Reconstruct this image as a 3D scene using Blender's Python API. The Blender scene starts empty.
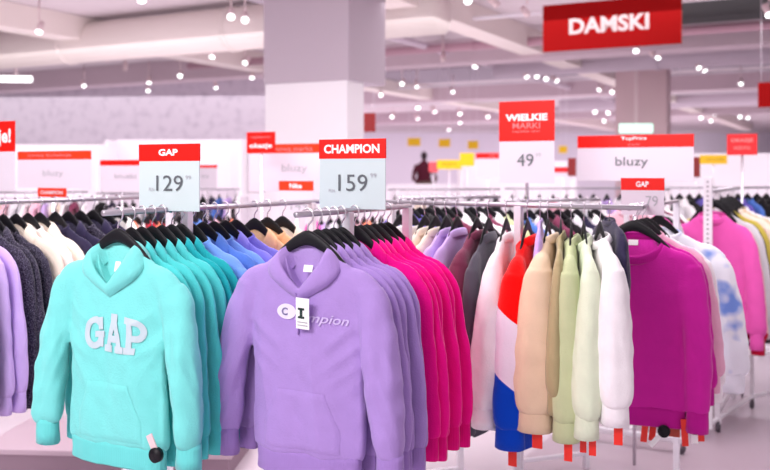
import bpy, bmesh, math, random
from mathutils import Vector, Matrix, noise
from mathutils.bvhtree import BVHTree
random.seed(7)
C = bpy.context.scene
COL = C.collection
F = 900.0; CX = 385.0; HY = 172.0; EYE = 1.6; GA = math.radians(28)
RAIL = 1.48
RD = Vector((math.sin(GA), math.cos(GA), 0))      # direction in which the store's racks run
PD = Vector((math.cos(GA), -math.sin(GA), 0))     # across the racks

def X(px, d): return (px-CX)/F*d
def Z(py, d): return EYE-(py-HY)/F*d

# ------------------------------------------------------------------ materials
def lin(c):
    o = []
    for v in c[:3]:
        v = v/255.0
        o.append(v/12.92 if v <= .04045 else ((v+.055)/1.055)**2.4)
    return (o[0], o[1], o[2], 1)
_m = {}
def mat(name, rgb, rough=.6, metal=0, emit=0, alpha=1, bump=0, bscale=60, var=0, spec=.5, trans=0):
    if name in _m: return _m[name]
    m = bpy.data.materials.new(name); m.use_nodes = True
    nt = m.node_tree; b = nt.nodes['Principled BSDF']
    c = lin(rgb)
    b.inputs['Base Color'].default_value = c
    b.inputs['Roughness'].default_value = rough
    b.inputs['Metallic'].default_value = metal
    b.inputs['Specular IOR Level'].default_value = spec
    if trans: b.inputs['Transmission Weight'].default_value = trans
    if emit:
        b.inputs['Emission Color'].default_value = c
        b.inputs['Emission Strength'].default_value = emit
    if alpha < 1: b.inputs['Alpha'].default_value = alpha
    if bump or var:
        tc = nt.nodes.new('ShaderNodeTexCoord')
        n = nt.nodes.new('ShaderNodeTexNoise'); n.inputs['Scale'].default_value = bscale; n.inputs['Detail'].default_value = 3
        nt.links.new(tc.outputs['Object'], n.inputs['Vector'])
        if bump:
            bp = nt.nodes.new('ShaderNodeBump'); bp.inputs['Strength'].default_value = bump; bp.inputs['Distance'].default_value = .004
            nt.links.new(n.outputs['Fac'], bp.inputs['Height']); nt.links.new(bp.outputs['Normal'], b.inputs['Normal'])
        if var:
            mx = nt.nodes.new('ShaderNodeMix'); mx.data_type = 'RGBA'; mx.blend_type = 'MIX'
            n2 = nt.nodes.new('ShaderNodeTexNoise'); n2.inputs['Scale'].default_value = bscale*.12
            nt.links.new(tc.outputs['Object'], n2.inputs['Vector'])
            mx.inputs['A'].default_value = tuple(x*(1-var) for x in c[:3])+(1,)
            mx.inputs['B'].default_value = tuple(min(1, x*(1+var)) for x in c[:3])+(1,)
            nt.links.new(n2.outputs['Fac'], mx.inputs['Factor']); nt.links.new(mx.outputs['Result'], b.inputs['Base Color'])
    _m[name] = m
    return m
def fabric(name, rgb, rib=False):
    k = 'fabric_'+name+('_rib' if rib else '')
    if k in _m: return _m[k]
    m = mat(k, rgb, rough=.9, bump=.35, bscale=180, var=.06, spec=.15)
    b = m.node_tree.nodes['Principled BSDF']
    b.inputs['Sheen Weight'].default_value = .25; b.inputs['Sheen Roughness'].default_value = .4
    b.inputs['Subsurface Weight'].default_value = 0
    if rib:
        nt = m.node_tree
        w = nt.nodes.new('ShaderNodeTexWave'); w.inputs['Scale'].default_value = 45; w.bands_direction = 'X'
        tc = nt.nodes.new('ShaderNodeTexCoord'); nt.links.new(tc.outputs['Object'], w.inputs['Vector'])
        bp = nt.nodes.new('ShaderNodeBump'); bp.inputs['Strength'].default_value = .2; bp.inputs['Distance'].default_value = .002
        nt.links.new(w.outputs['Fac'], bp.inputs['Height']); nt.links.new(bp.outputs['Normal'], b.inputs['Normal'])
    return m
def color_block():
    # red shoulders, white middle, blue cuffs, split by height on the garment
    m = fabric('color_block', (240, 20, 15)); nt = m.node_tree; b = nt.nodes['Principled BSDF']
    tc = nt.nodes.new('ShaderNodeTexCoord'); sp = nt.nodes.new('ShaderNodeSeparateXYZ')
    nt.links.new(tc.outputs['Object'], sp.inputs[0])
    a = nt.nodes.new('ShaderNodeMath'); a.operation = 'MULTIPLY_ADD'; a.inputs[1].default_value = -1.0
    nt.links.new(sp.outputs['Z'], a.inputs[0])
    y = nt.nodes.new('ShaderNodeMath'); y.operation = 'MULTIPLY'; y.inputs[1].default_value = -.7
    nt.links.new(sp.outputs['Y'], y.inputs[0]); nt.links.new(y.outputs[0], a.inputs[2])
    r = nt.nodes.new('ShaderNodeValToRGB'); r.color_ramp.interpolation = 'CONSTANT'
    r.color_ramp.elements[0].color = lin((240, 5, 5)); r.color_ramp.elements[0].position = 0
    r.color_ramp.elements[1].color = lin((235, 225, 240)); r.color_ramp.elements[1].position = .33
    e = r.color_ramp.elements.new(.53); e.color = lin((0, 65, 190))
    nt.links.new(a.outputs[0], r.inputs[0]); nt.links.new(r.outputs[0], b.inputs['Base Color'])
    return m
def two_tone(name, top, bottom, at):
    m = fabric(name, top); nt = m.node_tree; b = nt.nodes['Principled BSDF']
    tc = nt.nodes.new('ShaderNodeTexCoord'); sp = nt.nodes.new('ShaderNodeSeparateXYZ'); nt.links.new(tc.outputs['Object'], sp.inputs[0])
    a = nt.nodes.new('ShaderNodeMath'); a.operation = 'MULTIPLY'; a.inputs[1].default_value = -1; nt.links.new(sp.outputs['Z'], a.inputs[0])
    r = nt.nodes.new('ShaderNodeValToRGB'); r.color_ramp.interpolation = 'CONSTANT'
    r.color_ramp.elements[0].color = lin(top); r.color_ramp.elements[1].color = lin(bottom); r.color_ramp.elements[1].position = at
    nt.links.new(a.outputs[0], r.inputs[0]); nt.links.new(r.outputs[0], b.inputs['Base Color'])
    return m
def blotch(name, base, spot, scale, lo, hi):
    m = fabric(name, base); nt = m.node_tree; b = nt.nodes['Principled BSDF']
    tc = nt.nodes.new('ShaderNodeTexCoord'); n = nt.nodes.new('ShaderNodeTexNoise'); n.inputs['Scale'].default_value = scale
    nt.links.new(tc.outputs['Object'], n.inputs['Vector'])
    r = nt.nodes.new('ShaderNodeValToRGB')
    r.color_ramp.elements[0].color = lin(base); r.color_ramp.elements[0].position = lo
    r.color_ramp.elements[1].color = lin(spot); r.color_ramp.elements[1].position = hi
    nt.links.new(n.outputs['Fac'], r.inputs[0]); nt.links.new(r.outputs[0], b.inputs['Base Color'])
    return m

WHITE = mat('white_paint', (238, 230, 238), .45)
CHROME = mat('chrome', (225, 220, 228), .22, metal=.9)
RACKW = mat('rack_white', (236, 230, 238), .35)
BLACK = mat('black_plastic', (20, 18, 24), .5, spec=.25)
RUBBER = mat('caster_rubber', (90, 82, 92), .5)
RED = mat('sign_red', (240, 22, 12), .4, spec=.3)
RED2 = mat('sign_orange_red', (245, 60, 25), .4, spec=.3)
REDH = mat('banner_red', (158, 6, 8), .6, spec=.1)
DKRED = mat('sign_dark_red', (140, 28, 30), .5)
TAGRED = mat('tag_red', (235, 40, 25), .5)
YEL = mat('sign_yellow', (255, 205, 10), .5)
CARD = mat('sign_card_mint', (206, 219, 221), .4)
CARDW = mat('sign_card_white', (226, 216, 228), .4)
PRINTW = mat('print_white', (250, 248, 250), .5)
PRINTG = mat('print_grey', (95, 100, 105), .5)
PRINTL = mat('print_light_grey', (180, 178, 186), .5)
PINKT = mat('print_pink', (255, 130, 130), .5)
GOLD = mat('print_brown_yellow', (190, 140, 10), .5)

# ------------------------------------------------------------------ mesh helpers
def finish(name, bm, smooth=True):
    me = bpy.data.meshes.new(name)
    bmesh.ops.recalc_face_normals(bm, faces=bm.faces)
    bm.to_mesh(me); bm.free()
    if smooth:
        for p in me.polygons: p.use_smooth = True
    return me
def obj(name, me, m=None, parent=None, loc=(0, 0, 0), rot=(0, 0, 0), scale=(1, 1, 1)):
    o = bpy.data.objects.new(name, me); COL.objects.link(o)
    o.location = loc; o.rotation_euler = rot; o.scale = scale
    if parent: o.parent = parent
    if m is not None and me is not None:
        if not me.materials: me.materials.append(m)
        o.material_slots[0].link = 'OBJECT'; o.material_slots[0].material = m
    return o
def thing(name, label, cat, loc=(0, 0, 0), rz=0, group=None, scale=(1, 1, 1)):
    o = bpy.data.objects.new(name, None); COL.objects.link(o); o.empty_display_size = .1
    o.location = loc; o.rotation_euler = (0, 0, rz); o.scale = scale
    tag(o, label, cat, group); return o
def tag(o, label, cat, group=None):
    o['label'] = label; o['category'] = cat
    if group: o['group'] = group
    return o
def struct(name, me, m, **k):
    o = obj(name, me, m, **k); o['kind'] = 'structure'; return o
def box(bm, x0, x1, y0, y1, z0, z1, M=None, bev=0):
    vs = [Vector((x, y, z)) for x in (x0, x1) for y in (y0, y1) for z in (z0, z1)]
    if M: vs = [M @ v for v in vs]
    v = [bm.verts.new(p) for p in vs]
    fs = [bm.faces.new([v[i] for i in f]) for f in ((0, 1, 3, 2), (4, 6, 7, 5), (0, 4, 5, 1), (2, 3, 7, 6), (0, 2, 6, 4), (1, 5, 7, 3))]
    if bev:
        es = list({e for f in fs for e in f.edges})
        bmesh.ops.bevel(bm, geom=es, offset=bev, segments=2, affect='EDGES', profile=.6)
def boxmesh(name, *a, bev=0, **k):
    bm = bmesh.new(); box(bm, *a, bev=bev, **k); return finish(name, bm, False)
def tube(bm, pts, r, n=10, cap=True, rv=None):
    pts = [Vector(p) for p in pts]; rings = []
    rr = r if isinstance(r, (list, tuple)) else [r]*len(pts)
    ref = Vector((0, 1, 0))
    for i, p in enumerate(pts):
        t = (pts[min(i+1, len(pts)-1)]-pts[max(i-1, 0)]).normalized()
        rf = ref if abs(t.dot(ref)) < .9 else Vector((1, 0, 0))
        u = rf.cross(t).normalized(); v = t.cross(u).normalized()
        r2 = (rv[i] if rv else rr[i])
        rings.append([bm.verts.new(p+u*rr[i]*math.cos(2*math.pi*k/n)+v*r2*math.sin(2*math.pi*k/n)) for k in range(n)])
    for a, b in zip(rings, rings[1:]):
        for k in range(n): bm.faces.new((a[k], a[(k+1) % n], b[(k+1) % n], b[k]))
    if cap:
        bm.faces.new(rings[0][::-1]); bm.faces.new(rings[-1])
def tubemesh(name, pts, r, n=10, **k):
    bm = bmesh.new(); tube(bm, pts, r, n, **k); return finish(name, bm)
def spline(pts, n):
    """Catmull-Rom through tuples of any length, n samples per span"""
    out = []; m = len(pts)
    for i in range(m-1):
        p0, p1, p2, p3 = pts[max(i-1, 0)], pts[i], pts[i+1], pts[min(i+2, m-1)]
        for k in range(n):
            t = k/n
            out.append(tuple(.5*((2*b)+(-a+c)*t+(2*a-5*b+4*c-d)*t*t+(-a+3*b-3*c+d)*t**3) for a, b, c, d in zip(p0, p1, p2, p3)))
    out.append(tuple(pts[-1])); return out

# ------------------------------------------------------------------ lettering
_txt = {}
def text_mesh(s, bold=0, shear=0, spacing=1.0):
    """text of cap height about 1 unit wide-normalised; centred on its own middle, in the XZ plane facing -Y"""
    k = (s, bold, shear, spacing)
    if k in _txt: return _txt[k]
    cu = bpy.data.curves.new('txt', 'FONT'); cu.body = s; cu.offset = bold; cu.shear = shear; cu.space_character = spacing
    cu.resolution_u = 3
    o = bpy.data.objects.new('txt', cu); COL.objects.link(o)
    dg = bpy.context.evaluated_depsgraph_get(); dg.update()
    me = bpy.data.meshes.new_from_object(o.evaluated_get(dg))
    bpy.data.objects.remove(o)
    xs = [v.co.x for v in me.vertices]; ys = [v.co.y for v in me.vertices]
    cx = (min(xs)+max(xs))/2; cy = (min(ys)+max(ys))/2
    for v in me.vertices: v.co = Vector((v.co.x-cx, 0, v.co.y-cy))
    me.materials.clear()
    _txt[k] = (me, max(xs)-min(xs), max(ys)-min(ys)); return _txt[k]
def lettering(parent, s, m, x, z, h, y, w=None, bold=.02, shear=0, spacing=1.0, name='lettering'):
    me, tw, th = text_mesh(s, bold, shear, spacing)
    sz = h/th; sx = (w/tw) if w else sz
    return obj(name, me, m, parent, loc=(x, y, z), scale=(sx, 1, sz))

# ------------------------------------------------------------------ garment meshes
def N(x, y, z): return noise.noise(Vector((x, y, z)))
def folds(p, seed, amp):
    x, y, z = p; dr = -z
    side = max(0, min(1, (abs(x)-.175)/.03)) if dr > .2 else 0
    g = max(0, min(1, (dr-.16)/.3))
    s = 1 if y > 0 else -1
    def rdg(v): return 1-2.2*abs(v)
    g2 = max(0, min(1, (dr-.2)/.12))
    tor = amp*g*(.75*(rdg(math.sin(x*16+seed*1.7+1.9*N(x*1.5, seed, z*1.6)))-.2)*(.55+.7*N(x*4, seed+5, z*1.2))+1.3*N(x*9+seed, s*2.0, z*1.7+seed))
    ax = abs(x)                                    # creases running in from the armpit
    tor += amp*.9*rdg(N(ax*10-z*13+seed, s*2.7, z*3+ax*4))*g2*max(0, 1-abs(dr-.36)/.2)*min(1, ax/.12)
    tor += amp*.4*N(x*20+z*11, s*3.1+seed, z*9)
    slv = amp*(1.1*N(x*24+seed, y*22, z*2.5)+.6*rdg(N(z*11+ax*26+seed, y*22+1.3, seed))*max(0, min(1, (dr-.3)/.1))*max(0, 1-abs(dr-.46)/.26)+.6*N(x*13, y*13+seed, z*18))
    return tor*(1-side)+slv*side
def ring_pts(w, t, z, n, e=2.5, cx=0, cy=0):
    o = []
    for k in range(n):
        a = 2*math.pi*k/n; c, s = math.cos(a), math.sin(a)
        o.append(Vector((cx+w*math.copysign(abs(c)**(2/e), c), cy+t*math.copysign(abs(s)**(2/e), s), z)))
    return o
def bridge(bm, rings, cap0=True, cap1=True):
    vr = [[bm.verts.new(p) for p in r] for r in rings]; n = len(vr[0])
    for a, b in zip(vr, vr[1:]):
        for k in range(n): bm.faces.new((a[k], a[(k+1) % n], b[(k+1) % n], b[k]))
    if cap0: bm.faces.new(vr[0][::-1])
    if cap1: bm.faces.new(vr[-1])
def make_garment(kind, seed, voxel=.009, amp=.007, hem_w=.2, sleeve_out=0.0, sleeve_rv=.045, length=0.745, neck='hood', tt=1.0, cuffgather=1.0, slv_drop=.655):
    """returns dict of part name -> mesh; local origin = where the hanger hook meets the rail, front = -Y"""
    hz = length-.06
    lev = [(-.098, .058, .016), (-.115, .092, .019), (-.140, .138, .023), (-.168, .176, .026), (-.2, .193, .03), (-.25, .190, .034), (-.34, .185, .038),
           (-.46, .186, .041), (-(hz-.06), hem_w+.004, .043), (-(hz-.01), hem_w+.002, .042), (-hz, hem_w-.005, .037)]
    bm = bmesh.new()
    bridge(bm, [ring_pts(w, t*tt, z, 56) for z, w, t in [tuple(q) for q in spline([(a, b, c) for a, b, c in lev], 3)]])
    cuffs = []
    for s in (-1, 1):
        so = sleeve_out; rnd = random.Random(seed*10+s)
        j = rnd.uniform(-.008, .008); fy = rnd.uniform(-.02, .004)
        path = [(.135, 0, -.176, .034, .022), (.176, 0, -.203, .048, .032 if sleeve_rv > .045 else .026), (.206+so*.2, 0, -.255, .057, sleeve_rv*.8), (.222+so*.5, fy*.3, -.33, .054, sleeve_rv*.92),
                (.236+so*.8+j, fy*.7, -.43, .051, sleeve_rv*1.05), (.246+so+j, fy, -.54, .048, sleeve_rv*1.1), (.250+so, fy*1.2, -(slv_drop-.03), .046*cuffgather, sleeve_rv*1.02), (.250+so, fy*1.2, -slv_drop, .038, sleeve_rv*.8)]
        sp = spline(path, 4)
        tube(bm, [(s*a, b, c) for a, b, c, _, _ in sp], [q[3] for q in sp], 24, rv=[q[4] for q in sp])
        cuffs.append((s, path[-1]))
    tmp = finish('tmp', bm)
    o = bpy.data.objects.new('tmp', tmp); COL.objects.link(o)
    r = o.modifiers.new('r', 'REMESH'); r.mode = 'VOXEL'; r.voxel_size = voxel; r.use_smooth_shade = True
    sm = o.modifiers.new('s', 'SMOOTH'); sm.iterations = 4; sm.factor = .5
    dg = bpy.context.evaluated_depsgraph_get(); dg.update()
    me = bpy.data.meshes.new_from_object(o.evaluated_get(dg)); me.name = kind+'_body'
    bpy.data.objects.remove(o); bpy.data.meshes.remove(tmp)
    nr = [v.normal.copy() for v in me.vertices]
    for v, n in zip(me.vertices, nr):
        p = v.co.copy()
        v.co = p+n*folds(p, seed, amp)
        # neck opening: front cut lower than back
        wide = length > .77; rx = (.108 if wide else .08) if neck == 'crew' else .07
        if abs(p.x) < rx and p.z > -.24:
            q = 1-(p.x/rx)**2
            if neck == 'crew': lim = (-.135-.055*math.sqrt(q) if wide else -.112-.025*math.sqrt(q)) if p.y < .012 else (-.115 if wide else -.104)
            else: lim = -.10-.11*q if p.y < .008 else -.098
            if v.co.z > lim: v.co.z = lim
    for p in me.polygons: p.use_smooth = True
    parts = {'body': me}
    # hem band, follows the folds of the body
    bm = bmesh.new(); rings = []
    for z, w, t in ((-(hz-.012), hem_w-.004, .0385), (-(hz+.004), hem_w-.006, .039), (-(hz+.03), hem_w-.008, .0385), (-(length-.004), hem_w-.006, .039), (-length, hem_w-.008, .038), (-(length-.01), hem_w-.014, .032)):
        rg = ring_pts(w, t*tt, z, 72)
        rings.append([p+Vector((p.x*.2, p.y, 0)).normalized()*folds((p.x*.98, p.y, -hz), seed, amp)*.9 for p in rg])
    bridge(bm, rings, True, False); parts['hem_band'] = finish(kind+'_hem', bm)
    for i, (s, c) in enumerate(cuffs):
        a, b, z, ru, rv_ = c
        bm = bmesh.new()
        sp = [(s*a, b, z+.012, ru*1.02, rv_*1.02), (s*a, b, z-.004, ru*1.02, rv_*1.03), (s*a, b, z-.03, ru*1.05, rv_*1.06), (s*(a-.002), b, z-.062, ru*1.08, rv_*1.1), (s*(a-.002), b, z-.066, ru*1.0, rv_*1.0), (s*(a-.002), b, z-.055, ru*.9, rv_*.9)]
        tube(bm, [q[:3] for q in sp], [q[3] for q in sp], 24, rv=[q[4] for q in sp])
        parts['cuff%d' % i] = finish(kind+'_cuff', bm)
    if neck == 'hood':
        inner = [(0, -.044, -.208), (.036, -.050, -.172), (.064, -.044, -.135), (.073, -.028, -.106), (.064, .01, -.088), (.03, .03, -.082), (0, .034, -.08)]
        outer = [(0, -.046, -.236), (.05, -.048, -.21), (.098, -.042, -.182), (.122, -.018, -.156), (.108, .026, -.14), (.06, .055, -.13), (0, .062, -.125)]
        A = spline(inner, 4); B = spline(outer, 4); bm = bmesh.new(); rows = []
        for s in (1, -1):
            rows = []
            for a, b in zip(A, B):
                a = Vector((a[0]*s, a[1]*tt if a[1] < -.05 else a[1], a[2])); b = Vector((b[0]*s, b[1]*tt if b[1] < -.05 else b[1], b[2])); row = []
                dn = Vector((a.x*.35, a.y*.4+.0, 0)); row.append(a-dn+Vector((0, 0, -.06)))
                row.append(a-dn*.5+Vector((0, 0, -.03)))
                for k in range(7):
                    t = k/6; p = a.lerp(b, t)
                    bul = math.sin(math.pi*t)**.6*.0075*(1+.25*N(a.x*14+seed, t*2, a.z*14))
                    out = Vector((p.x*.6, p.y*1.2-.012, .05)).normalized()
                    row.append(p+out*bul)
                row.append(b+Vector((-b.x*.06, -b.y*.25, -.012)))
                rows.append([bm.verts.new(p) for p in row])
            for r0, r1 in zip(rows, rows[1:]):
                for k in range(len(r0)-1): bm.faces.new((r0[k], r0[k+1], r1[k+1], r1[k]))
        # hood hanging down the back
        bmesh.ops.create_uvsphere(bm, u_segments=20, v_segments=14, radius=1, matrix=Matrix.Translation((0, .055, -.22)) @ Matrix.Diagonal((.112, .018, .11, 1)))
        bmesh.ops.remove_doubles(bm, verts=bm.verts, dist=.0015)
        parts['hood'] = finish(kind+'_hood', bm)
    else:
        wide = length > .77; bm = bmesh.new(); n = 40; sec = 8; vr = []
        for k in range(n):
            a = 2*math.pi*k/n
            c = (Vector((.108*math.cos(a), .034*tt*math.sin(a), -.146+.042*math.sin(a)+.014*abs(math.cos(a))**2)) if wide else Vector((.084*math.cos(a), .03*tt*math.sin(a), -.124+.018*math.sin(a)+.004*abs(math.cos(a))**2)))
            od = Vector((math.cos(a), math.sin(a)*.6, 0)).normalized()
            up = Vector((-od.x*.35, -od.y*.35, .93)).normalized()
            if math.sin(a) < 0: up = Vector((-od.x*.3, -.15, .95)).normalized()
            vr.append([bm.verts.new(c+od*.007*math.cos(2*math.pi*j/sec)+up*.017*math.sin(2*math.pi*j/sec)) for j in range(sec)])
        for k in range(n):
            for j in range(sec): bm.faces.new((vr[k][j], vr[k][(j+1) % sec], vr[(k+1) % n][(j+1) % sec], vr[(k+1) % n][j]))
        parts['collar'] = finish(kind+'_collar', bm)
    return parts
def bvh_of(me):
    bm = bmesh.new(); bm.from_mesh(me); t = BVHTree.FromBMesh(bm); bm.free(); return t
def project(bm, bvh, off, base=0.0):
    for v in bm.verts:
        h = bvh.ray_cast(Vector((v.co.x, -1, v.co.z)), Vector((0, 1, 0)))
        y = h[0].y if h[0] is not None else -.05
        v.co.y = y-off+base
def dense(me, maxlen, w, h, x, z, arch=0, rot=0):
    """scaled copy of a text mesh refined so that it can follow cloth; returns bmesh"""
    bm = bmesh.new(); bm.from_mesh(me)
    for v in bm.verts:
        px, pz = v.co.x*w, v.co.z*h
        v.co.x = px*math.cos(rot)-pz*math.sin(rot)+x; v.co.z = px*math.sin(rot)+pz*math.cos(rot)+z+arch
        if arch: v.co.z = pz+z+arch*(1-(px/.08)**2)
    for _ in range(5):
        bmesh.ops.triangulate(bm, faces=bm.faces)
        es = [e for e in bm.edges if e.calc_length() > maxlen]
        if not es: break
        bmesh.ops.subdivide_edges(bm, edges=es, cuts=1)
    bmesh.ops.triangulate(bm, faces=bm.faces)
    return bm

# hanger prototype
def hanger_meshes():
    pts = []
    for k in range(0, 15):
        a = math.radians(-30+k*230/14)      # open hook over the rail
        pts.append((.019*math.cos(a), 0, .0-.004+.019*math.sin(a)))
    pts = [(0.0, 0, -.06), (0, 0, -.04), (.004, 0, -.03)]+[(.0165, 0, -.018)]+[(.019*math.cos(math.radians(a)), 0, -.004+.019*math.sin(math.radians(a))) for a in range(-20, 200, 20)]
    hook = tubemesh('hanger_hook', pts, .0028, 8)
    bm = bmesh.new(); rings = []
    for i in range(-16, 17):
        x = .165*i/16; u = abs(i)/16
        z = -.056-.118*u**1.5; h = .023-.014*u; t = .006+.002*u
        rings.append([Vector((x, t*math.cos(a), z-.012+h*math.sin(a))) for a in [2*math.pi*k/10 for k in range(10)]])
    bridge(bm, rings); body = finish('hanger_body', bm)
    return hook, body
HOOK, HBODY = hanger_meshes()

P = {}
P['hoodie_front_lav'] = make_garment('hoodie_a', 3, .0072, .0095, hem_w=.185, sleeve_out=.028, sleeve_rv=.036)
P['hoodie_front_mint'] = make_garment('hoodie_b', 8, .0072, .0095, hem_w=.188, sleeve_out=.03, sleeve_rv=.036)
P['hoodie_1'] = make_garment('hoodie_c', 5, .010, .007, sleeve_rv=.05)
P['hoodie_2'] = make_garment('hoodie_d', 6, .010, .007, sleeve_rv=.05, sleeve_out=.012)
P['sweat_front'] = make_garment('sweatshirt_a', 11, .0072, .007, hem_w=.195, neck='crew', sleeve_out=-.02, slv_drop=.72, length=.78, sleeve_rv=.036)
P['sweat_1'] = make_garment('sweatshirt_b', 12, .009, .006, neck='crew', cuffgather=1.1, sleeve_rv=.054)
P['sweat_2'] = make_garment('sweatshirt_c', 14, .009, .006, neck='crew', cuffgather=1.15, sleeve_out=.01, sleeve_rv=.058)
P['far_1'] = make_garment('far_top_a', 21, .018, .010, neck='crew')
P['far_2'] = make_garment('far_top_b', 23, .018, .010, neck='hood')

ORD = ['front', 'second', 'third', 'fourth', 'fifth', 'sixth', 'seventh', 'eighth', 'ninth', 'tenth', 'eleventh', 'twelfth', 'thirteenth', 'fourteenth', 'fifteenth', 'sixteenth']
def hang(pos, rz, proto, m, label, cat='hoodie', name='hoodie', group=None, hgroup=None, scale=(1, 1, 1), rib=None, rail=RAIL, hcol=None, hlabel=None, parts=None):
    loc = (pos[0], pos[1], rail)
    g = thing(name, label, cat, loc, rz, group, scale)
    out = {'root': g}
    pp = P[proto]
    for k, me in pp.items():
        if parts and k not in parts: continue
        nm = 'cuff' if k.startswith('cuff') else k
        out[k] = obj(nm, me, (rib or m) if k in ('hem_band', 'cuff0', 'cuff1', 'collar') else m, g)
    h = thing('hanger', hlabel or ('black plastic hanger holding the '+label.split(',')[0]), 'hanger', loc, rz, hgroup, (1, 1, 1) if 'front' in proto else (.8, .6, 1))
    obj('hook', HOOK, CHROME, h); obj('arms', HBODY, hcol or BLACK, h)
    out['hanger'] = h
    return out

def rack(name_label, p0, p1, z=RAIL, posts=(.15, .85), feet=(0, 1), m=None, group=None, r=.009, foot=.6, flen=None, caster=True):
    m = m or RACKW
    p0 = Vector((p0[0], p0[1], 0)); p1 = Vector((p1[0], p1[1], 0)); d = p1-p0; L = d.length; rz = math.atan2(d.y, d.x)
    t = thing('garment_rack', name_label, 'clothes rack', p0, rz, group)
    obj('rail', tubemesh('rack_rail', [(0, 0, z), (L, 0, z)], r, 12), mat('rail_steel', (185, 178, 188), .35, metal=.7), t)
    for i, q in enumerate(posts):
        x = q*L
        bm = bmesh.new(); box(bm, x-.014, x+.014, -.014, .014, .09 if i in feet else 0, z-.004, bev=.003)
        obj('post', finish('rack_post', bm, False), m, t)
        if i in feet:
            bm = bmesh.new(); box(bm, x-.02, x+.02, -foot/2, foot/2, .065, .095, bev=.005)
            f = obj('foot', finish('rack_foot', bm, False), m, t)
            if caster:
                for s in (-1, 1):
                    bm = bmesh.new()
                    tube(bm, [(x-.012, s*(foot/2-.03), .032), (x+.012, s*(foot/2-.03), .032)], .032, 18)
                    c = obj('caster', finish('caster_wheel', bm), RUBBER, f)
                    bm = bmesh.new(); box(bm, x-.018, x+.018, s*(foot/2-.03)-.012, s*(foot/2-.03)+.012, .04, .07, bev=.003)
                    obj('caster_fork', finish('fork', bm, False), CHROME, f)
    if len(posts) > 1:
        bm = bmesh.new(); box(bm, posts[0]*L, posts[-1]*L, -.012, .012, .07, .09, bev=.003)
        obj('base_bar', finish('rack_bar', bm, False), m, t)
    return t

# ------------------------------------------------------------------ colours
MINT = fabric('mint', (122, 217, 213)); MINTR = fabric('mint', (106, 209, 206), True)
MINT2 = fabric('mint_shaded', (82, 202, 202))  # mint fabric with the packed stack's shade put into the colour
MINT_SHADE = fabric('shaded_mint', (35, 168, 176))  # same mint hoodies deeper in the stack, darker shade put into the colour
LAV = fabric('lavender', (168, 138, 204)); LAVR = fabric('lavender', (158, 127, 194), True)
PINK = fabric('hot_pink', (238, 8, 138)); PINKR = fabric('hot_pink', (225, 5, 125), True)
SKY = fabric('sky_blue', (120, 160, 235)); BLUE = fabric('mid_blue', (85, 125, 205)); PERI = fabric('periwinkle', (135, 130, 225))
PEACH = fabric('peach', (245, 200, 155)); GREY = fabric('grey', (120, 122, 128)); LILAC = fabric('pale_lilac', (205, 175, 235))
SPECK = blotch('charcoal_speckle', (38, 34, 50), (105, 98, 118), 260, .5, .62)
CREAM = fabric('cream', (243, 226, 210)); NAVY = fabric('navy', (48, 42, 70)); IVORY = fabric('ivory', (248, 240, 238))
MAROON = fabric('maroon', (125, 58, 85)); CHAR = fabric('charcoal', (92, 88, 100)); WHT = fabric('white', (246, 240, 244))
BEIGE = fabric('beige', (226, 200, 170)); OLIVE = fabric('olive_beige', (172, 158, 118)); SAGE = fabric('sage', (196, 205, 160)); LGREEN = fabric('pale_green', (222, 232, 205))
FUCH = fabric('fuchsia', (204, 36, 158)); FUCHR = fabric('fuchsia', (190, 26, 145), True); BLUSH = fabric('blush', (238, 180, 205))
TIEDYE = blotch('tie_dye', (240, 238, 248), (120, 150, 225), 9, .52, .66)
BPINK = fabric('bubblegum', (228, 90, 175)); LGREY = fabric('pale_grey', (212, 208, 215)); BLK = fabric('black', (35, 32, 36)); OCHRE = fabric('ochre', (200, 180, 80)); DRED = fabric('deep_red', (180, 25, 50))
ORANGE = fabric('coral', (250, 140, 110)); PALEP = fabric('pale_pink', (240, 190, 205)); PURP = fabric('purple', (110, 95, 190))
CB = color_block(); PINKRED = two_tone('peach_red', (240, 190, 190), (200, 20, 60), .62)

# ------------------------------------------------------------------ lavender / pink rack
A0 = Vector((-.222, 2.58, 0))
def along(p, L): return (p.x+RD.x*L, p.y+RD.y*L)
rack('rack holding the lavender and hot pink hoodies', along(A0, -.06), along(A0, .66), posts=(.403, .97), feet=(0, 1))
front = hang(A0, -GA, 'hoodie_front_lav', LAV, 'lavender hoodie with white chest logo, frontmost on the middle rack', rib=LAVR, hgroup=None, hlabel='black hanger holding the front lavender hoodie with logo')
for i, L in enumerate((.055, .10, .145, .19)):
    hang(along(A0, L), -GA+random.uniform(-.03, .03), 'hoodie_1' if i % 2 else 'hoodie_2', LAV, 'lavender hoodie packed %s in the lavender stack, counting from the front' % ORD[i+1], rib=LAVR,
         scale=(1.0, .36, 1.0+.012*i), hlabel='black hanger of the %s lavender hoodie from the front' % ORD[i+1])
for i, L in enumerate((.27, .31, .35, .40, .445, .49)):
    hang(along(A0, L), -GA+random.uniform(-.05, .05), 'hoodie_2' if i % 2 else 'hoodie_1', PINK, 'hot pink hoodie, %s of the pink ones behind the lavender stack' % ('nearest' if i == 0 else ORD[i]), rib=PINKR,
         scale=(1.0, .4, 1.03+.01*(i % 3)), hlabel='black hanger of the %s hot pink hoodie' % ('nearest' if i == 0 else ORD[i]))

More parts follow.
